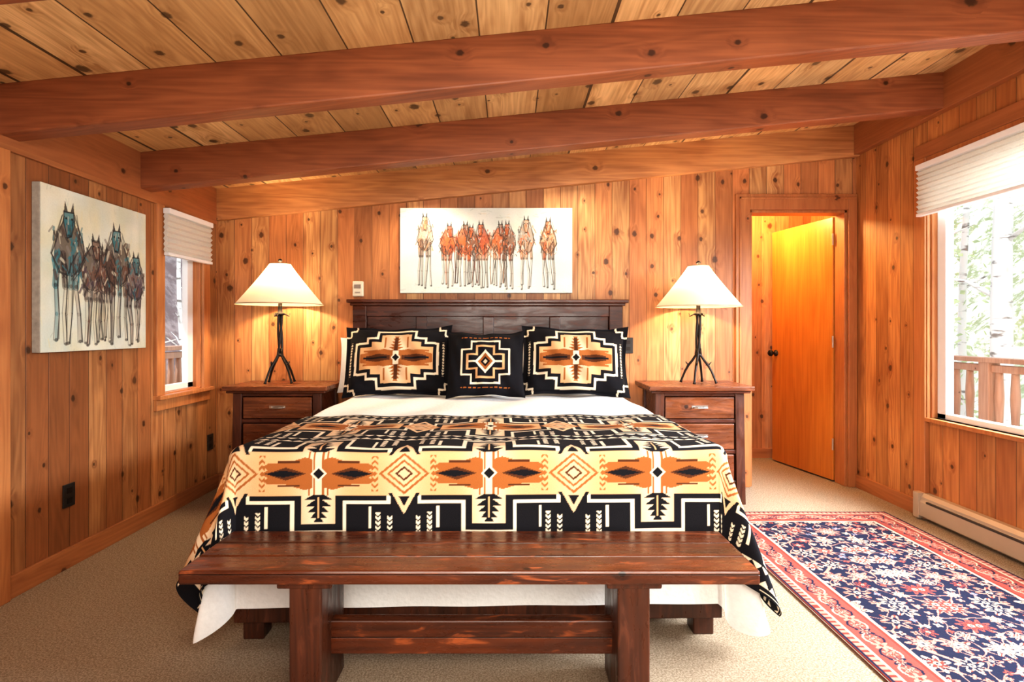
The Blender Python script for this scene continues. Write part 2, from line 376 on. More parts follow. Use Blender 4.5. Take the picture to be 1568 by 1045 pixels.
def plate(name,cx,cy,cz,ax,mat,w=.075,h=.115,t=.008,sg=1):
    e=empty(name,(cx,cy,cz)); b=MB(); d=MB()
    if ax=='x':
        x0,x1=sorted((cx,cx+sg*t)); b.box(x0,x1,cy-w/2,cy+w/2,cz-h/2,cz+h/2)
        x0,x1=sorted((cx+sg*t,cx+sg*(t+.002)))
        for dz in (-.025,.025): d.box(x0,x1,cy-.016,cy+.016,cz+dz-.014,cz+dz+.014)
    else:
        b.box(cx-w/2,cx+w/2,cy-t,cy,cz-h/2,cz+h/2)
        for dz in (-.025,.025): d.box(cx-.016,cx+.016,cy-t-.002,cy-t,cz+dz-.014,cz+dz+.014)
    b.make('cover_plate',mat,e,bevel=.002); d.make('sockets',M_black if mat!=M_black else M_iron,e)
plate('wall_outlet',XL,2.85,.36,'x',M_black)
plate('wall_outlet',XL,4.2,.36,'x',M_black)
plate('wall_outlet',.90,YB,1.07,'y',M_black,.075,.12)
e=empty('thermostat',(-1.14,YB,1.50)); MB().box(-1.18,-1.10,YB-.03,YB,1.44,1.555).make('housing',M_white,e,bevel=.006)
MB().box(-1.165,-1.115,YB-.034,YB-.03,1.50,1.53).make('display',M_steel,e); MB().box(-1.16,-1.12,YB-.034,YB-.03,1.465,1.475).make('lever',M_steel,e)
e=empty('baseboard_heater',(XR-.035,2,.08)); hx=XR-.065
prof=[(XR,0.015),(hx+.02,.015),(hx,.03),(hx,.115),(hx+.012,.13),(hx+.012,.145),(hx+.03,.165),(XR,.165)]
n=len(prof); vs=[(a,.2,z) for a,z in prof]+[(a,3.60,z) for a,z in prof]
fs=[tuple(range(n)),tuple(range(2*n-1,n-1,-1))]+[(i,i+n,(i+1)%n+n,(i+1)%n) for i in range(n)]
MB().add(vs,fs).make('heater_case',M_heater,e)
MB().box(hx-.002,hx+.01,.24,3.5,.118,.128).make('outlet_slot',M_heatdark,e)
MB().box(hx-.004,XR,3.56,3.61,.01,.168).make('end_cap',M_heater,e,bevel=.003)
for (rx,ry) in ((-.62,3.95),(.50,3.95)):
    e=empty('recessed_light',(rx,ry,CZ(rx)))
    o=MB().lathe(0,0,[(.075,0),(.08,-.004),(.062,-.010),(.055,-.004),(.05,0)],32).make('trim_ring',M_vinyl,None,smooth=True)
    o.location=(0,0,0); o.parent=e
    o=MB().lathe(0,0,[(.052,.004),(.05,-.003),(.03,-.005),(.001,-.006)],32).make('lens',M_bulb,None,smooth=True); o.parent=e
    e.rotation_euler[1]=-math.atan(.1)

# ------------------------------------------------------------ canvas painter
class Cv:
    def __init__(s,w,h,bg):
        s.w,s.h=w,h; s.a=np.zeros((h,w,3)); s.a[:]=bg
        s.yy,s.xx=np.mgrid[0:h,0:w].astype(float)
    def blend(s,m,c,sl):
        s.a[sl]=s.a[sl]*(1-m[...,None])+np.asarray(c)*m[...,None]
    def box(s,x0,x1,y0,y1):
        x0=int(max(0,x0));x1=int(min(s.w,x1+1));y0=int(max(0,y0));y1=int(min(s.h,y1+1)); return (slice(y0,max(y1,y0)),slice(x0,max(x1,x0)))
    def poly(s,p,c,al=1):
        p=np.array(p,float); sl=s.box(p[:,0].min(),p[:,0].max()+1,p[:,1].min(),p[:,1].max()+1)
        X=s.xx[sl];Y=s.yy[sl]; m=np.zeros(X.shape,bool)
        for i in range(len(p)):
            x0,y0=p[i];x1,y1=p[(i+1)%len(p)]
            if y0==y1: continue
            m^=((y0>Y)!=(y1>Y))&(X<(x1-x0)*(Y-y0)/(y1-y0)+x0)
        s.blend(m*al,c,sl)
    def ell(s,cx,cy,rx,ry,c,al=1,soft=.15):
        sl=s.box(cx-rx*1.3,cx+rx*1.3,cy-ry*1.3,cy+ry*1.3); d=np.hypot((s.xx[sl]-cx)/rx,(s.yy[sl]-cy)/ry)
        s.blend(np.clip((1+soft-d)/(2*soft),0,1)*al,c,sl)
    def line(s,p,w,c,al=1):
        for (x0,y0),(x1,y1) in zip(p[:-1],p[1:]):
            sl=s.box(min(x0,x1)-w-1,max(x0,x1)+w+1,min(y0,y1)-w-1,max(y0,y1)+w+1)
            X=s.xx[sl];Y=s.yy[sl]; dx,dy=x1-x0,y1-y0; L=dx*dx+dy*dy+1e-6
            t=np.clip(((X-x0)*dx+(Y-y0)*dy)/L,0,1); d=np.hypot(X-x0-t*dx,Y-y0-t*dy)
            s.blend(np.clip(w/2+.5-d,0,1)*al,c,sl)
def mottle(cv,cols,n,rmin,rmax,al):
    for _ in range(n):
        cv.ell(random.uniform(0,cv.w),random.uniform(0,cv.h),random.uniform(rmin,rmax),random.uniform(rmin,rmax)*1.4,random.choice(cols),al,.6)
def horse(cv,cx,top,bot,w,cols,dark,turn=0,side=0,bg=(.7,.7,.62)):
    H=bot-top; J=lambda a: random.uniform(-a,a); bw=w*.5; R=random.choice
    cyb=top+H*.36; hx=cx+turn*w*.22; hy=top+H*.07
    def sk(p,wd,c,al,n=2,j=.03):   # loose repeated sketch strokes
        for _ in range(n): cv.line([(x+J(w*j),y+J(w*j)) for x,y in p],wd,c,al)
    if side:
        cv.ell(cx+side*w*.55,cyb-H*.02,w*.62,H*.12,R(cols),.85,.3)
        for k in range(3):
            x0=cx+side*w*(.70+.2*k); pts=[(x0,cyb),(x0+J(w*.1),top+H*.72),(x0+J(w*.1),bot-H*.03)]
            cv.line(pts,w*.06,R(cols+[dark]),.6); sk(pts,w*.025,dark,.75,2,.05)
        sk([(cx,cyb-H*.11),(cx+side*w*.5,cyb-H*.12),(cx+side*w*1.0,cyb-H*.10),(cx+side*w*1.15,cyb+H*.02)],w*.035,dark,.8)
    # ragged chest/neck silhouette
    sil=[(-.92,.02),(-.84,-.08),(-.62,-.15),(-.40,-.20)]
    L=[(cx+bw*a+J(w*.03),cyb+H*b_+J(H*.012)) for a,b_ in sil]; Rr=[(cx-bw*a+J(w*.03),cyb+H*b_+J(H*.012)) for a,b_ in sil[::-1]]
    cv.poly(L+[(hx-w*.18,hy+H*.05),(hx+w*.17,hy+H*.05)]+Rr+[(cx+bw*.62,cyb+H*.13),(cx+bw*.2,cyb+H*.17),(cx-bw*.2,cyb+H*.16),(cx-bw*.6,cyb+H*.12)],cols[0],.85)
    for dx in (-.66,-.34,.16,.54):
        x0=cx+dx*bw; kx=x0+J(w*.08); x2=x0*.93+cx*.07+J(w*.09)
        pts=[(x0,cyb+H*.02),(kx,top+H*.60),(x2,top+H*.80),(x2+J(w*.07),bot+J(H*.04))]
        cv.line(pts[:2],w*.18,R(cols),.7); cv.line(pts[1:],w*.09,R([bg,bg,R(cols),(.30,.26,.22)]),.5)
        sk([(x+w*.05,y) for x,y in pts],w*.028,dark,.8,2,.03)
        sk([(x-w*.05,y) for x,y in pts],w*.022,dark,.6,1,.03)
        cv.ell(pts[1][0],pts[1][1],w*.05,H*.015,dark,.6); cv.ell(pts[-1][0],pts[-1][1],w*.06,H*.012,dark,.7)
    for _ in range(80):
        x=cx+J(bw*.95);y=cyb+random.uniform(-H*.22,H*.16); dd=w*.14
        cv.line([(x,y),(x+J(dd*.8),y+random.uniform(dd*.3,dd*1.8))],w*random.uniform(.02,.085),R(cols+cols+[dark,dark,bg]),.7)
    q=[(hx-w*.14,hy),(hx+w*.14,hy),(hx+w*.15+turn*w*.07,hy+H*.07),(hx+w*.07+turn*w*.14,hy+H*.18),(hx-w*.07+turn*w*.14,hy+H*.18),(hx-w*.15+turn*w*.07,hy+H*.07)]
    cv.poly(q,cols[1],.85)
    for _ in range(12):
        x=hx+J(w*.11);y=hy+random.uniform(0,H*.14); cv.line([(x,y),(x+J(w*.03)+turn*w*.04,y+H*.05)],w*random.uniform(.02,.05),R(cols+[bg,dark]),.6)
    for sg in(-1,1):
        cv.poly([(hx+sg*w*.15,hy+2),(hx+sg*w*.12,hy-H*.075),(hx+sg*w*.04,hy)],dark,.9)
    sk(q[2:]+q[:1],w*.026,dark,.8); sk(q[:3],w*.026,dark,.8)
    sk([(hx-w*.17,hy+H*.02),(cx-bw*.80,cyb-H*.08),(cx-bw*.95,cyb+H*.02),(cx-bw*.6,cyb+H*.13),(cx-bw*.15,cyb+H*.18)],w*.026,dark,.7,3,.06)
    sk([(hx+w*.17,hy+H*.02),(cx+bw*.80,cyb-H*.08),(cx+bw*.95,cyb+H*.02),(cx+bw*.55,cyb+H*.13),(cx+bw*.15,cyb+H*.18)],w*.026,dark,.7,3,.06)
    sk([(cx-bw*.5,cyb),(cx-bw*.15,cyb+H*.10),(cx,cyb+H*.15),(cx+bw*.15,cyb+H*.09),(cx+bw*.5,cyb-H*.01)],w*.024,dark,.6)
    for sx in(-1,1): cv.ell(hx+sx*w*.085+turn*w*.03,hy+H*.05,w*.028,w*.026,dark,1)
    cv.ell(hx+turn*w*.14,hy+H*.17,w*.05,w*.03,dark,.8)
W,H=640,316
cv=Cv(W,H,L3(222,227,220)); mottle(cv,[L3(238,238,232),L3(196,210,204),L3(228,222,204),L3(204,216,216)],280,8,46,.25)
for _ in range(90):
    x=random.uniform(0,W); y=random.choice([random.uniform(0,40),random.uniform(H-40,H)]); cv.line([(x,y),(x+random.uniform(-30,30),y+random.uniform(-6,6))],random.uniform(1,4),random.choice([L3(180,198,188),L3(220,208,175),L3(165,178,172)]),.4)
OR=L3(208,110,62);BR=L3(132,96,76);DK=L3(50,46,46);GY=L3(172,160,146);RD=L3(180,84,54);TN=L3(202,154,116);DG=L3(124,118,112)
for cx,top,w,cl,tn,sd in ((92,14,62,[GY,TN,BR],0,0),(175,50,60,[OR,RD,BR],.6,.6),(236,46,62,[OR,BR,RD],.5,.8),(306,44,64,[RD,OR,TN],-.4,.7),(268,56,54,[BR,OR,DG],-.3,0),(366,44,56,[OR,BR,TN],.5,.4),(404,42,54,[BR,OR,GY],-.5,0),(468,26,64,[GY,TN,OR],0,0),(550,32,66,[TN,OR,BR],0,0)):
    horse(cv,cx,top,H-22+random.uniform(-10,6),w,cl,DK,tn,sd,L3(212,212,204))
def painting(name,cv,axis,pos,w,h,t=.035):
    nx,ny=cv.w,cv.h
    A=cv.a[::-1]
    uu,vv=np.meshgrid(np.linspace(0,1,nx),np.linspace(0,1,ny))
    P=np.zeros((ny,nx,3))
    if axis=='y':
        x0,y,z0=pos; e=empty(name,(x0+w/2,y,z0+h/2)); MB().box(x0,x0+w,y-t,y-.001,z0,z0+h).make('stretched_canvas',M_canvas,e,bevel=.003)
        P[...,0]=x0+.001+uu*(w-.002); P[...,1]=y-t-.0015; P[...,2]=z0+.001+vv*(h-.002)
    else:
        x,y0,z0=pos; e=empty(name,(x,y0+w/2,z0+h/2)); MB().box(x+.001,x+t,y0,y0+w,z0,z0+h).make('stretched_canvas',M_canvas,e,bevel=.003)
        P[...,1]=y0+.001+uu*(w-.002); P[...,0]=x+t+.0015; P[...,2]=z0+.001+vv*(h-.002)
    grid('painted_surface',P,A,M_paint,e,smooth=False)
painting('horse_painting',cv,'y',(-.82,YB,1.465),1.295,.64)
W,H=460,470
cv=Cv(W,H,L3(210,208,188)); mottle(cv,[L3(228,228,214),L3(182,194,180),L3(210,200,154),L3(192,204,200)],300,10,50,.28)
for _ in range(140):
    x=random.uniform(0,W); y=random.uniform(0,H); cv.line([(x,y),(x+random.uniform(-8,8),y+random.uniform(-40,40))],random.uniform(1,4),random.choice([L3(174,190,182),L3(216,202,140),L3(140,152,142)]),.35)
TL=L3(48,118,130);B2=L3(112,80,66);B3=L3(78,64,60);G2=L3(128,122,116);PU=L3(84,70,82)
for cx,top,w,cl,tn,sd in ((205,108,120,[B3,B2,PU],.3,0),(104,34,132,[B3,TL,TL],0,0),(398,138,112,[PU,TL,B2],.3,0),(258,130,92,[B2,B3,PU],-.3,0),(312,58,126,[B3,TL,B2],-.15,0)):
    horse(cv,cx,top,H-26+random.uniform(-16,10),w,cl+[G2],L3(36,34,36),tn,sd,L3(196,192,172))
painting('horse_painting',cv,'x',(XL,2.63,1.082),.765,.795,.04)

# ------------------------------------------------------------ BED
BX=-.13
ROT=math.radians(1.2)
bed=empty('bed',(BX,3.1,0))
BLK=lin((20,19,23));TAN=lin((206,160,114));CRM=lin((226,210,184));BRN=lin((152,90,44));DBR=lin((80,44,24))
def pend(p,q,t0=.885,P=.63,Q=.55):
    p=p-.035
    a=np.abs(((p+P/2)%P)-P/2); a2=P/2-a; qq_=(q-t0+Q/2)/Q; b=np.abs((qq_%1)*Q-Q/2); band=np.floor(qq_)
    main=(band==0)
    c=np.zeros(p.shape+(3,)); c[:]=BLK
    def st(m,k): c[m]=k
    s=lambda m: ((a<.225+m)&(b<.072+m))|((a<.062+m)&(b<.185+m))
    st(s(.040),CRM); st(s(.026),BLK)
    tan=s(0)|((b<.082)&main)
    g=np.exp(-(a/.07)**2)*.7+np.exp(-(a2/.06)**2)*.3; g=np.clip(g,0,1)[...,None]
    tc=TAN*(1-g)+CRM*g
    c[tan]=tc[tan]
    tri=np.abs(((p/.045)%1)-.5)*2
    st((b>.240)&(b<.240+.024*tri),CRM)
    st((b>.262)&main,BLK)
    d=a2/.085+b/.15
    st((d<1.16)&(b>=.07),BLK); m=(d<1.0)&((b<.0825)|(d>.80)|(d<.5)); c[m]=tc[m]
    d2=a2/.075+b/.062
    st((d2<1.25)&(d2>1.08),BRN); st((d2<.85)&(d2>.70),BRN); st((d2<.45)&(d2>.30),DBR)
    st((np.abs(a2-.108)<.012)&(b<.066)&((b+np.abs(a2-.108))%.022<.010)&main,BRN)
    for x0 in (.052,.095): st((np.abs(a2-x0)<.009)&(b>.155-.3*(x0-.05))&(b<.225)&((b+np.abs(a2-x0))%.018<.011),CRM)
    st((np.abs(a2-.125)<.005)&(b>.12)&(b<.20),CRM)
    st((b<.060-.28*np.abs(a-.05))&(a>.022)&(a<.12),BRN)
    fl=(np.abs(b-.026)<.013)&(a>.06)&(a+1.6*np.abs(b-.026)<.205)&(a-1.6*np.abs(b-.026)>.05); st(fl,BRN)
    st((b<.016)&(a>.04)&(a<.215-b*2.2),BRN)
    st((b<.024*(1-np.abs(a-.12)/.075)),DBR)
    st((b<.013*(1-np.abs(a-.13)/.07)),BLK)
    st((np.abs(b-.044)<.004)&(a>.07)&(a<.15),DBR)
    st((np.abs(a-.016)<.0035)&(b<.082),BRN); st((np.abs(a-.034)<.003)&(b<.082)&(b>.03),BRN)
    st((a+b<.030),CRM); st((a+b<.021),BLK)
    fr=((b-.075)/.022)%1
    st((b>.078)&(b<.178)&(a<.055*(.25+.75*fr)*(1.12-(b-.075)/.15)),BLK)
    st((b>.088)&(b<.165)&(a<.0035),TAN)
    return c
def drape(p,q,hw,Lq,R,ks,kf,kc,ztop,rmax,wob,ph=0):
    sx=np.sign(p); dx=np.maximum(np.abs(p)-hw,0); dq=np.maximum(q-Lq,0)
    r=np.hypot(dx,dq); th=np.arctan2(dq,np.maximum(dx,1e-9)); th=np.where(r<1e-9,0,th)
    r=np.where(r>rmax*.85,rmax*.85+(rmax*.15)*np.tanh((r-rmax*.85)/(rmax*.15)),r)
    s=np.sin(th)
    k=ks*(1-s)+kf*s+kc*np.sin(2*th)*(1-.35*s)+wob*2.5*np.sin(2*th)*np.sin(7*th+ph+sx)
    k=np.clip(k,0.0,.8)
    ra=R*math.pi/2
    arc=np.minimum(r,ra); rr=np.maximum(r-ra,0)
    out=R*np.sin(arc/R)+k*rr; down=R*(1-np.cos(arc/R))+np.sqrt(1-k*k)*rr
    out=out+wob*.35*np.clip(rr/.3,0,1)*(np.sin(q*13+ph)*(1-s)+.25*np.sin(p*15+ph)*s)
    X=np.sign(p)*np.minimum(np.abs(p),hw)+sx*out*np.cos(th)*(dx>0)
    Y=YH-np.minimum(q,Lq)-out*np.sin(th)*(dq>0)
    und=.005*np.sin(p*7+1)*np.sin(q*9)+.004*np.sin(p*17+q*6)
    Z=ztop+und*(r<=0)-down+und*np.where(r>0,np.exp(-r/.05),0)
    return X,Y,np.maximum(Z,.02)
YE=2.165
YH=2.93; Lq=YH-YE
pp=np.linspace(-(.895+.50),.895+.50,900); qq=np.linspace(0,Lq+.46,400)
p,q=np.meshgrid(pp,qq)
X,Y,Z=drape(p,q,.895,Lq,.05,.20,.02,.26,.748,.66,.05,.6)
col=pend(p,q)
hem=(q>Lq+.46-.012)|(np.abs(p)>.895+.50-.012)|(q<.012); col[hem]=BLK
blk=empty('patterned_wool_blanket',(BX,3.1,0))
grid('woven_cloth',np.stack([X+BX,Y,Z],-1),col,M_fabric,blk,flip=True)
blk.rotation_euler[2]=ROT
YH=4.12; Lq=YH-YE
pp=np.linspace(-(.895+.58),.895+.58,300); qq=np.linspace(0,Lq+.60,300)
p,q=np.meshgrid(pp,qq)
X,Y,Z=drape(p,q,.895,Lq,.036,.10,.012,.17,.737,.70,.035,2.1)
grid('white_quilt',np.stack([X+BX,Y,Z],-1),None,M_quilt,bed,flip=True)
MB().box(BX-.90,BX+.90,2.17,4.14,.30,.722).make('mattress',M_quilt,bed,bevel=.03)
b=MB(); b.box(BX-.93,BX-.88,2.20,4.16,.12,.30); b.box(BX+.88,BX+.93,2.20,4.16,.12,.30); b.box(BX-.93,BX+.93,2.165,2.20,.08,.26)
b.box(BX-.88,BX+.88,2.2,4.14,.26,.30)
for sx in(-1,1):
    cx=BX+sx*.87
    b.sl(cx-.04,cx+.04,2.20,2.28,0,0,.12,.12); b.box(cx-.04,cx+.04,3.2,3.28,0,.12)
b.make('bed_frame',M_benchleg,bed,bevel=.005)
hb=MB(); x0,x1=BX-.99,BX+.99; hy0,hy1=4.17,4.235
hb.box(x0,x0+.10,hy0,hy1,0,1.365); hb.box(x1-.10,x1,hy0,hy1,0,1.365)
hb.box(x0+.1,x1-.1,hy0+.005,hy1-.005,1.285,1.365); hb.box(x0+.1,x1-.1,hy0+.005,hy1-.005,.3,.45)
for xa in (x0+.50,x0+.99,x0+1.48): hb.box(xa-.04,xa+.04,hy0+.008,hy1-.01,.45,1.285)
hb.box(x0+.1,x1-.1,hy0+.03,hy0+.045,.45,1.29)
hb.box(x0+.1,x1-.1,hy0+.012,hy1-.01,1.11,1.16)
hb.make('headboard',M_dark,bed,bevel=.005)
hs=MB(); hs.box(x0-.035,x1+.035,hy0-.045,hy1+.005,1.385,1.41); hs.box(x0-.015,x1+.015,hy0-.02,hy1,1.365,1.385)
hs.make('headboard_shelf',M_dark,bed,bevel=.005)
bed.rotation_euler[2]=ROT

# pillows
def pil_pat(x,z,w,h,small=False):
    a=np.abs(x);b=np.abs(z); c=np.zeros(x.shape+(3,)); c[:]=BLK
    def st(m,k): c[m]=k
    if small:
        s=lambda m:((a<.125+m)&(b<.055+m))|((a<.062+m)&(b<.112+m))
        st(s(.036),CRM); st(s(.024),BLK); st(s(.0),TAN); st(s(-.014),BLK)
        d=a/.07+b/.08; st((d<1),CRM); st(d<.72,BRN); st((d<.45),BLK); st(d<.2,CRM)
        st((b<.006)&(a>.06)&(a<.11),CRM)
        st((b>.165)&(b<.172)&(a<.16)&((a%.03)<.02),BRN)
        return c
    s=lambda m:((a<.245+m)&(b<.078+m))|((a<.165+m)&(b<.112+m))|((a<.10+m)&(b<.168+m))
    st(s(.037),CRM); st(s(.021),BLK)
    g=np.exp(-(a/.07)**2-(b/.16)**2)[...,None]; tc=TAN*(1-g)+CRM*g; m=s(0); c[m]=tc[m]
    st((b<.062-.24*np.abs(a-.08))&(a>.02)&(a<.20),BRN); st((b<.050-.26*np.abs(a-.16))&(a<.24)&(a>.05),BRN)
    st((np.abs(b-.05)<.006)&(a>.12)&(a<.22),BRN)
    st((b<.028-.16*np.abs(a-.12))&(a>.04)&(a<.2),DBR); st((b<.008)&(a>.06)&(a<.22),BLK)
    fr=((b-.03)/.022)%1
    st((b>.045)&(b<.157)&(a<.06*(.25+.75*fr)*(1.2-b/.18)),BRN)
    st((b>.045)&(b<.145)&(a<.012),DBR); st((np.abs(a-.075)<.005)&(b>.07)&(b<.15),BRN)
    st(a+b<.034,CRM); st(a+b<.024,BLK)
    u=.365-a; v=.245-b
    s2=lambda m:((u<.075+m)&(v<.03+m))|((u<.035+m)&(v<.07+m))
    st(s2(.012),CRM); st(s2(0),BLK)
    st((np.abs(a-.31)<.006)&(b<.12)&((b+np.abs(a-.31))%.02<.012),CRM)
    return c
def pillow(name,cx,yb,zb,w,h,T,tilt,mat,pat=None,yaw=0,fl=.93,n=190,roll=0):
    e=empty(name,(cx,yb,zb))
    u,v=np.meshgrid(np.linspace(-1,1,n),np.linspace(-1,1,int(n*.8)))
    uu=np.clip(np.abs(u)/fl,0,1);vv=np.clip(np.abs(v)/fl,0,1)
    f=((1-uu**2.6)*(1-vv**2.6))**.55
    wr=1+.10*np.sin(u*9+cx*5)*np.sin(v*7+1)+.06*np.sin(u*17+v*5)
    for k,sg in enumerate((-1,1)):
        x=w/2*u*(1-.06*(1-v*v)*np.abs(u)); z=h/2*v*(1-.10*(1-u*u)*np.abs(v))
        y=sg*(T/2*f*wr*(1-.12*v)+.0025)+.016*np.sin(u*8+v*3)*(1-f)*(1.0)
        zz=z+h/2*.92; ct,s_=math.cos(tilt),math.sin(tilt)
        yr=y*ct+zz*s_; zr=zz*ct-y*s_
        cr,sr=math.cos(roll),math.sin(roll)
        x2=x*cr+zr*sr; zr=zr*cr-x*sr
        cy,sy=math.cos(yaw),math.sin(yaw)
        P=np.stack([cx+x2*cy-yr*sy,yb+x2*sy+yr*cy,zb+zr],-1)
        Cc=pat(x,z,w,h) if pat else None
        if Cc is not None and sg==1: Cc=np.zeros_like(Cc)+BLK
        grid('front' if sg<0 else 'back',P,Cc,mat,e,flip=(sg>0))
pillow('white_pillow',-.80,4.02,.76,.84,.40,.09,.22,M_quilt,n=60)
pillow('white_pillow',.42,4.02,.76,.84,.40,.09,.22,M_quilt,n=60)
pillow('patterned_pillow',-.755,3.82,.755,.74,.50,.20,.30,M_fabric,lambda x,z,w,h:pil_pat(x,z,w,h),.03,roll=-.01)
pillow('patterned_pillow',.44,3.82,.755,.74,.50,.20,.30,M_fabric,lambda x,z,w,h:pil_pat(x,z,w,h),-.03,roll=.025)
pillow('accent_pillow',-.155,3.70,.76,.52,.46,.15,.32,M_fabric,lambda x,z,w,h:pil_pat(x,z,w,h,True),0,fl=.97)

# ------------------------------------------------------------ bench
bn=empty('wooden_bench',(-.12,1.88,0))
bx0,bx1,by0,by1=-.995,.755,1.706,2.05
bt=MB()
bt.box(bx0,bx1,by0,by0+.114,.422,.465); bt.box(bx0,bx1,by0+.1155,by0+.229,.422,.4655); bt.box(bx0,bx1,by0+.2305,by1,.422,.465)
bt.make('seat_planks',M_bench,bn,bevel=.007)
lg=MB()
for xa,xb in ((-.68,-.58),(.335,.435)):
    lg.box(xa,xb,1.755,2.0,0,.40); lg.box(xa-.035,xb+.035,1.745,2.01,.392,.422)
lg.make('trestle_legs',M_benchleg,bn,bevel=.006)
MB().box(-.60,.35,1.855,1.90,.13,.24).make('stretcher',M_bench,bn,bevel=.005)
lg=MB(); lg.box(-.58,.335,1.86,1.88,.392,.422).make('apron',M_benchleg,bn,bevel=.003)

# ------------------------------------------------------------ nightstands
def nightstand(cx):
    e=empty('nightstand',(cx,4.04,0)); w=.30; y0,y1=3.86,4.24
    MB().box(cx-.352,cx+.352,3.81,4.27,.778,.808).make('table_top',M_nst,e,bevel=.005)
    MB().box(cx-.335,cx+.335,3.83,4.26,.760,.778).make('under_moulding',M_dark,e,bevel=.006)
    b=MB()
    for sx in(-1,1):
        for ya in (y0,y1-.05):
            xo=cx+sx*w
            xa,xb=sorted((xo,xo-sx*.06)); fl=sx*.012
            b.add([(xa+fl,ya,0),(xb+fl,ya,0),(xb+fl,ya+.05,0),(xa+fl,ya+.05,0),(xa,ya,.76),(xb,ya,.76),(xb,ya+.05,.76),(xa,ya+.05,.76)],[(0,3,2,1),(4,5,6,7),(0,1,5,4),(1,2,6,5),(2,3,7,6),(3,0,4,7)])
    b.make('posts',M_darkz,e,bevel=.004)
    b=MB(); b.box(cx-w+.01,cx-w+.03,y0+.04,y1-.04,.14,.76); b.box(cx+w-.03,cx+w-.01,y0+.04,y1-.04,.14,.76); b.box(cx-w+.05,cx+w-.05,y1-.03,y1-.015,.14,.76)
    b.box(cx-w+.05,cx+w-.05,y0+.012,y0+.03,.735,.76); b.box(cx-w+.05,cx+w-.05,y0+.012,y0+.03,.555,.58); b.box(cx-w+.05,cx+w-.05,y0+.012,y0+.03,.345,.37); b.box(cx-w+.05,cx+w-.05,y0+.012,y0+.03,.12,.16)
    b.box(cx-w+.05,cx+w-.05,y0+.03,y1-.03,.13,.15)
    b.make('case',M_dark,e,bevel=.003)
    b=MB()
    for za,zb in ((.585,.73),(.375,.55),(.165,.34)): b.box(cx-w+.066,cx+w-.066,y0+.004,y0+.03,za,zb)
    b.make('drawer_fronts',M_nst,e,bevel=.006)
    b=MB()
    for zc in (.66,.465,.255):
        b.tube([(cx-.045,y0+.004,zc),(cx-.04,y0-.018,zc),(cx-.02,y0-.024,zc),(cx+.02,y0-.024,zc),(cx+.04,y0-.018,zc),(cx+.045,y0+.004,zc)],.006,8)
        b.box(cx-.055,cx+.055,y0+.001,y0+.005,zc-.004,zc+.014)
    b.make('pulls',M_steel,e,smooth=False)
nightstand(-1.575); nightstand(1.295)

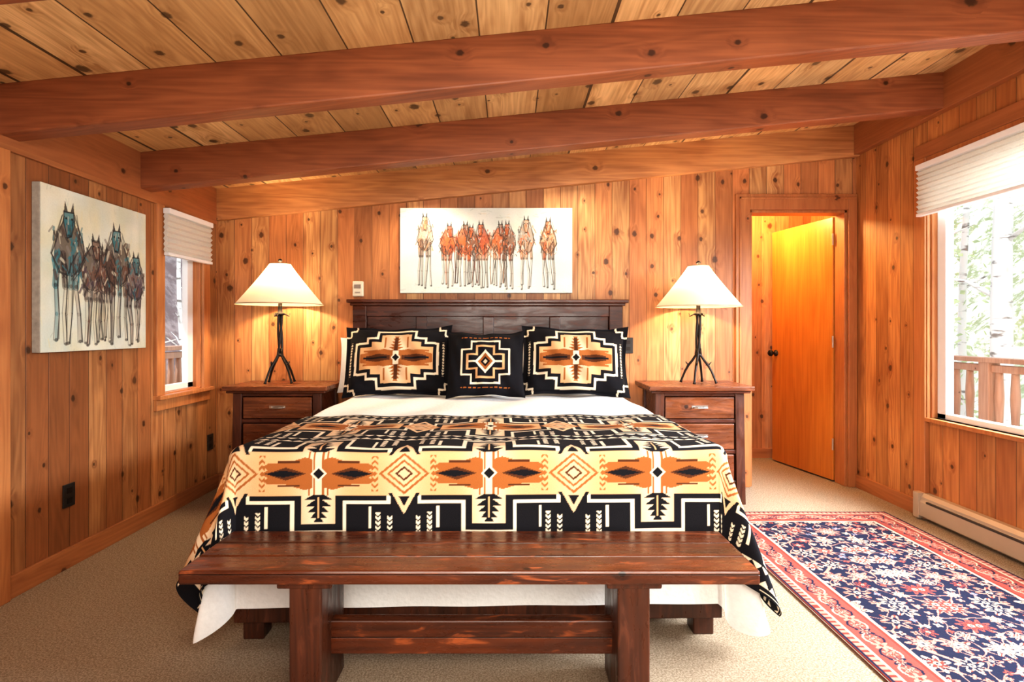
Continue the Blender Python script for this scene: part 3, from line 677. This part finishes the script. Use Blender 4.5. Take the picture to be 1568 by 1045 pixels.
# ------------------------------------------------------------ lamps
M_bind=plain('shade_trim',(.45,.32,.2),.8)
def lamp(cx,cy,dz=0):
    zt=.809; e=empty('table_lamp',(cx,cy,zt))
    b=MB()
    for k in range(4):
        a=math.pi/4+k*math.pi/2+.25
        ca,sa=math.cos(a),math.sin(a)
        prof=[(.122,.008),(.118,.02),(.108,.045),(.092,.085),(.068,.13),(.04,.165),(.018,.20),(.013,.25)]
        b.tube([(cx+r*ca,cy+r*sa,zt+z) for r,z in prof],[.011,.008,.0075,.008,.009,.009,.009,.008],8)
        b.tube([(cx+.068*ca,cy+.068*sa,zt+.13),(cx+.085*ca-.012*sa,cy+.085*sa+.012*ca,zt+.155)],[.006,.003],6)
    for k in range(3):
        ph=k*2.094
        b.tube([(cx+.013*math.cos(ph+t*2.2),cy+.013*math.sin(ph+t*2.2),zt+.2+t*.30) for t in np.linspace(0,1,9)],.0085,8)
    b.lathe(cx,cy,[(.001,zt+.475),(.02,zt+.48),(.034,zt+.487),(.034,zt+.495),(.018,zt+.50),(.014,zt+.53),(.014,zt+.60),(.001,zt+.60)],16)
    b.lathe(cx,cy,[(.001,zt+.19),(.022,zt+.195),(.024,zt+.205),(.018,zt+.215),(.001,zt+.22)],16)
    for k in range(3):
        a=k*2.094+.5; b.tube([(cx+.03*math.cos(a),cy+.03*math.sin(a),zt+.49),(cx+.06*math.cos(a),cy+.06*math.sin(a),zt+.475),(cx+.065*math.cos(a),cy+.065*math.sin(a),zt+.497)],[.005,.004,.003],6)
    zs=1.655+dz
    b.tube([(cx,cy,zt+.60),(cx+.045,cy,zt+.64),(cx+.05,cy,zt+.73),(cx+.02,cy,zs-.005),(cx,cy,zs)],.0025,6)
    b.tube([(cx,cy,zt+.60),(cx-.045,cy,zt+.64),(cx-.05,cy,zt+.73),(cx-.02,cy,zs-.005),(cx,cy,zs)],.0025,6)
    b.lathe(cx,cy,[(.001,zs-.004),(.008,zs),(.006,zs+.008),(.014,zs+.016),(.016,zs+.024),(.008,zs+.032),(.001,zs+.034)],14)
    for k in range(3):
        a=k*2.094; b.tube([(cx,cy,zs-.002),(cx+.068*math.cos(a),cy+.068*math.sin(a),zs-.006)],.002,6)
    b.make('iron_stand',M_iron,e,smooth=True)
    zb=1.367+dz; n=96;m=14; vs=[];fs=[]
    for i in range(m+1):
        t=i/m
        r=.070+(.288-.070)*(t**1.06); z=zs-.004-(zs-.004-zb)*t
        for k in range(n):
            a=2*math.pi*k/n; rr=r*(1+.018*abs(math.sin(a*6))*t); vs.append((cx+rr*math.cos(a),cy+rr*math.sin(a),z-.004*abs(math.sin(a*6))*t))
    for i in range(m):
        for k in range(n):
            a=i*n+k;b2=i*n+(k+1)%n; fs.append((a,b2,b2+n,a+n))
    MB().add(vs,fs).make('coolie_shade',M_shade,e,smooth=True)
    tr=MB()
    for rr,z in ((.0705,zs-.004),(.2885,zb)):
        tr.tube([(cx+rr*1.006*math.cos(a),cy+rr*1.006*math.sin(a),z) for a in np.linspace(0,2*math.pi,49)],.003,6,False)
    tr.make('shade_binding',M_bind,e,smooth=True)
    MB().lathe(cx,cy,[(.001,zt+.60),(.012,zt+.605),(.028,zt+.65),(.03,zt+.675),(.02,zt+.70),(.001,zt+.71)],16).make('bulb',M_bulb,e,smooth=True)
    l=bpy.data.lights.new('lamp_bulb_light','POINT'); l.energy=LAMP; l.color=(1,.74,.46); l.shadow_soft_size=.04
    o=bpy.data.objects.new('lamp_bulb_light',l); C.objects.link(o); o.parent=e; o.location=(0.0,0,.735)
LAMP=27
lamp(-1.61,4.0); lamp(1.33,4.0,-.015)

# ------------------------------------------------------------ rug
RX0,RX1,RYa,RYb=1.27,2.43,1.15,3.68
w_,l_=RX1-RX0,RYb-RYa
xs=np.linspace(0,w_,340); ys=np.linspace(0,l_,740); x,y=np.meshgrid(xs,ys)
NV=lin((26,28,46));RO=lin((130,62,54));BG=lin((184,158,134));RU=lin((118,50,42));LB=lin((104,112,130));PK=lin((160,112,98))
e_=np.minimum(np.minimum(x,w_-x),np.minimum(y,l_-y))
c=np.zeros(x.shape+(3,)); c[:]=NV
mx_=np.abs(x-w_/2);my_=np.abs(y-l_/2)
wx=mx_+.035*np.sin(my_*17+1)+.012*np.sin(my_*51); wy=my_+.035*np.sin(mx_*21)+.012*np.sin(mx_*47+my_*13)
vine=np.sin(wx*30)*np.sin(wy*26); c[np.abs(vine)<.05]=PK
r2=random.Random(11)
pts=[]
for tries,Rs in ((140,(.062,.055)),(400,(.04,.034)),(900,(.022,.017))):
    for _ in range(tries):
        px,py=r2.uniform(0,w_/2-.19),r2.uniform(0,l_/2-.19); R=r2.choice(Rs)
        if all((px-a)**2+(py-b_)**2>((R+rr)*1.0)**2 for a,b_,rr in pts): pts.append((px,py,R))
for px,py,R in pts:
    dx=mx_-px;dy=my_-py; ii=np.nonzero((np.abs(dx)<R*1.1)&(np.abs(dy)<R*1.1))
    ddx,ddy=dx[ii],dy[ii]
    rr=np.hypot(ddx,ddy); ph=np.arctan2(ddy,ddx); kk=r2.choice([6,7,8]) if R>.03 else 4; lim=R*(.74+.26*np.cos(kk*ph+r2.uniform(0,3)))
    c1=r2.choice([BG,PK,BG,BG,PK,RO]+([LB] if R<.03 else [])); c2=r2.choice([RU,RO,NV,PK])
    sub=c[ii]; sub[rr<lim]=c1
    sub[(rr<lim)&(rr>lim*.5)&(np.abs(np.sin(kk*ph/2))<.22)]=RU
    if R>.03:
        sub[(rr<lim*.66)&(rr>lim*.56)]=NV; sub[(rr<lim*.56)]=c2; sub[(rr<R*.22)]=BG
        sub[(rr<R*.10)]=NV
    else: sub[rr<lim*.35]=c2
    c[ii]=sub
bd=e_<.20
c[bd]=NV; c[(e_<.20)&(e_>.188)]=BG; c[(e_<.188)&(e_>.174)]=RU
mm=(e_<.174)&(e_>.055); c[mm]=RO
s=np.where((np.minimum(x,w_-x)<np.minimum(y,l_-y)),my_,mx_)
de=e_-.1145
for per,off,RR in ((.10,.05,.036),(.10,0,.026)):
    sm=((s+off)%per)-per/2; rr=np.hypot(sm,de); ph=np.arctan2(de,sm); par=(np.floor((s+off)/per)%2)
    lim=RR*(.72+.28*np.cos(6*ph))
    if off: c[mm&(np.abs(np.sin(s*31)*.035-de)<.005)]=NV; c[mm&(np.abs(-np.sin(s*31)*.035-de)<.004)]=BG
    c[mm&(rr<lim)&(par==0)]=NV if off else PK; c[mm&(rr<lim)&(par==1)]=PK; c[mm&(rr<lim*.6)]=PK if off else RU; c[mm&(rr<lim*.3)]=RU if off else BG
c[(e_<.055)&(e_>.045)]=BG; m=(e_<.045)&(e_>.02); c[m]=PK; c[m&((s%.03)<.012)]=RU
c[e_<.02]=NV; c[e_<.007]=RU
Z=.004+.010*np.clip(e_/.006,0,1)+.0008*np.sin(x*9)*np.sin(y*7)
rg=empty('persian_rug',(RX0+w_/2,RYa+l_/2,0))
grid('rug_pile',np.stack([x+RX0,y+RYa,Z],-1),c,M_rug,rg)
MB().box(RX0+.002,RX1-.002,RYa+.002,RYb-.002,.001,.010).make('rug_backing',M_canvas,rg)

# ------------------------------------------------------------ exterior
MB().box(XR+WT,4.15,-2,12,-.2,-.08).make('deck_floor',M_deck)
def railing(x,y0,y1,zt,zb,sp=.125):
    e=empty('deck_railing',(x,(y0+y1)/2,0)); b=MB()
    b.box(x-.06,x+.06,y0,y1,zt-.04,zt); b.box(x-.03,x+.03,y0,y1,zt-.12,zt-.06); b.box(x-.03,x+.03,y0,y1,zb,zb+.06)
    b.make('rails',M_rail,e,bevel=.005)
    b=MB(); y=y0+.05
    while y<y1-.05:
        b.tube([(x,y,zb+.03),(x,y,(zt+zb)/2),(x,y,zt-.08)],[.022,.034,.024],8); y+=sp
    b.make('balusters',M_rail,e,smooth=True)
    b=MB()
    for y in np.arange(y0,y1,2.4): b.box(x-.05,x+.05,y-.05,y+.05,-.08,zt-.04)
    b.make('posts',M_rail,e)
railing(4.05,0,11,.955,.30,.15)
MB().box(-3.5,XL-WT,-2,12,-.2,-.08).make('deck_floor',M_deck)
railing(-3.3,0,11,1.03,.30)
def hill(name,x0,x1,mat):
    a,b_=np.meshgrid(np.linspace(0,1,60),np.linspace(-10,34,120))
    X=x0+(x1-x0)*a; Z=-2.5+11*a**1.1+.35*np.sin(b_*1.1+a*9)+.2*np.sin(b_*2.7+a*17)
    grid(name,np.stack([X,b_,Z],-1),None,mat,None,flip=(x1<x0))
hill('hillside',8.6,20,M_hill)
hill('hillside',-8.6,-18,M_hill2)
MB().box(-40,40,-40,60,-3.2,-3.0).make('ground',M_deck)
def tree(x,y,h,r,lean=0,leaves=220):
    e=empty('aspen_tree',(x,y,-3)); b=MB()
    pts=[(x+lean*t*h+.06*math.sin(t*7+x),y+.05*math.sin(t*5),-3+t*h) for t in np.linspace(0,1,14)]
    b.tube(pts,[r*(1-.6*t) for t in np.linspace(0,1,14)],10)
    for k in range(12):
        i=random.randint(4,12); p0=Vector(pts[i]); a=random.uniform(0,6.28); L=random.uniform(.4,.9)
        b.tube([p0,p0+Vector((math.cos(a)*L*.5,math.sin(a)*L*.5,L*.35)),p0+Vector((math.cos(a)*L,math.sin(a)*L,L*.5))],[r*.25,r*.16,r*.05],6)
    b.make('trunk_and_branches',M_birch,e,smooth=True)
    if leaves:
        vs=[];fs=[]
        for k in range(leaves):
            t=random.uniform(.38,1.0); a=random.uniform(0,6.28); R=random.uniform(.1,1.0)*(1.15-t*.5)
            c0=Vector((x+lean*t*h+R*math.cos(a),y+R*math.sin(a),-3+t*h)); s_=.06
            u=Vector((random.gauss(0,1),random.gauss(0,1),random.gauss(0,1))).normalized(); v=u.orthogonal().normalized()
            o=len(vs); vs+=[c0-u*s_,c0-v*s_*.7,c0+u*s_,c0+v*s_*.7]; fs.append((o,o+1,o+2,o+3))
        MB().add(vs,fs).make('foliage',M_leaf,e)
tree(6.9,8.0,10,.17,.02,80)
for (x,y,h,r) in ((7.4,9.9,8,.07),(7.5,9.3,9,.08),(6.6,8.9,7,.05),(7.5,10.8,9,.1),(7.2,6.6,8,.09)): tree(x,y,h,r,random.uniform(-.015,.015),220)
for (x,y,h,r) in ((-6.2,9.2,8,.12),(-7.2,13.2,9,.1),(-6.8,11.8,7,.07)): tree(x,y,h,r,random.uniform(-.015,.015),0)

# ------------------------------------------------------------ lights
def area(name,loc,target,sx,sy,en,col,spread=180):
    l=bpy.data.lights.new(name,'AREA'); l.shape='RECTANGLE'; l.size=sx; l.size_y=sy; l.energy=en; l.color=col; l.spread=math.radians(spread)
    o=bpy.data.objects.new(name,l); C.objects.link(o); o.location=loc
    o.rotation_euler=(Vector(target)-Vector(loc)).to_track_quat('-Z','Y').to_euler(); return o
area('fill_softbox',(.6,-1.2,1.95),(.3,4,1.5),3.0,.9,82,(1,.95,.88))
area('window_daylight',(3.3,1.7,2.25),(.7,2.0,0),2.4,1.3,430,(.84,.92,1),130)
area('ceiling_bounce',(.2,.9,.9),(.2,3.2,2.6),2.0,1.0,32,(1,.91,.78))
def pt(name,loc,en,col,r=.08):
    l=bpy.data.lights.new(name,'POINT'); l.energy=en; l.color=col; l.shadow_soft_size=r
    o=bpy.data.objects.new(name,l); C.objects.link(o); o.location=loc
pt('hall_light',(2.02,4.78,2.25),62,(1,.66,.27))
for rx in (-.62,.50):
    l=bpy.data.lights.new('recessed_spot','SPOT'); l.energy=30; l.color=(1,.82,.58); l.spot_size=math.radians(120); l.spot_blend=.7; l.shadow_soft_size=.04
    o=bpy.data.objects.new('recessed_spot',l); C.objects.link(o); o.location=(rx,3.95,CZ(rx)-.03)
su=bpy.data.lights.new('sun','SUN'); su.energy=2.0; su.angle=.02; su.color=(1,.97,.92)
o=bpy.data.objects.new('sun',su); C.objects.link(o); o.rotation_euler=Vector((.35,1,-1.1)).to_track_quat('-Z','Y').to_euler()
w=bpy.data.worlds.new('daylight'); S.world=w; w.use_nodes=True
bg=w.node_tree.nodes['Background']; bg.inputs[0].default_value=(.92,.96,1,1); bg.inputs[1].default_value=1.4

# ------------------------------------------------------------ camera
cd=bpy.data.cameras.new('camera'); cam=bpy.data.objects.new('camera',cd); C.objects.link(cam)
cam.location=(0,0,1.19); cam.rotation_euler=(math.pi/2,0,0)
cd.sensor_width=36; cd.sensor_fit='HORIZONTAL'; cd.lens=20.0; cd.shift_x=5/1800; cd.shift_y=-20/1800; cd.clip_start=.05
S.camera=cam
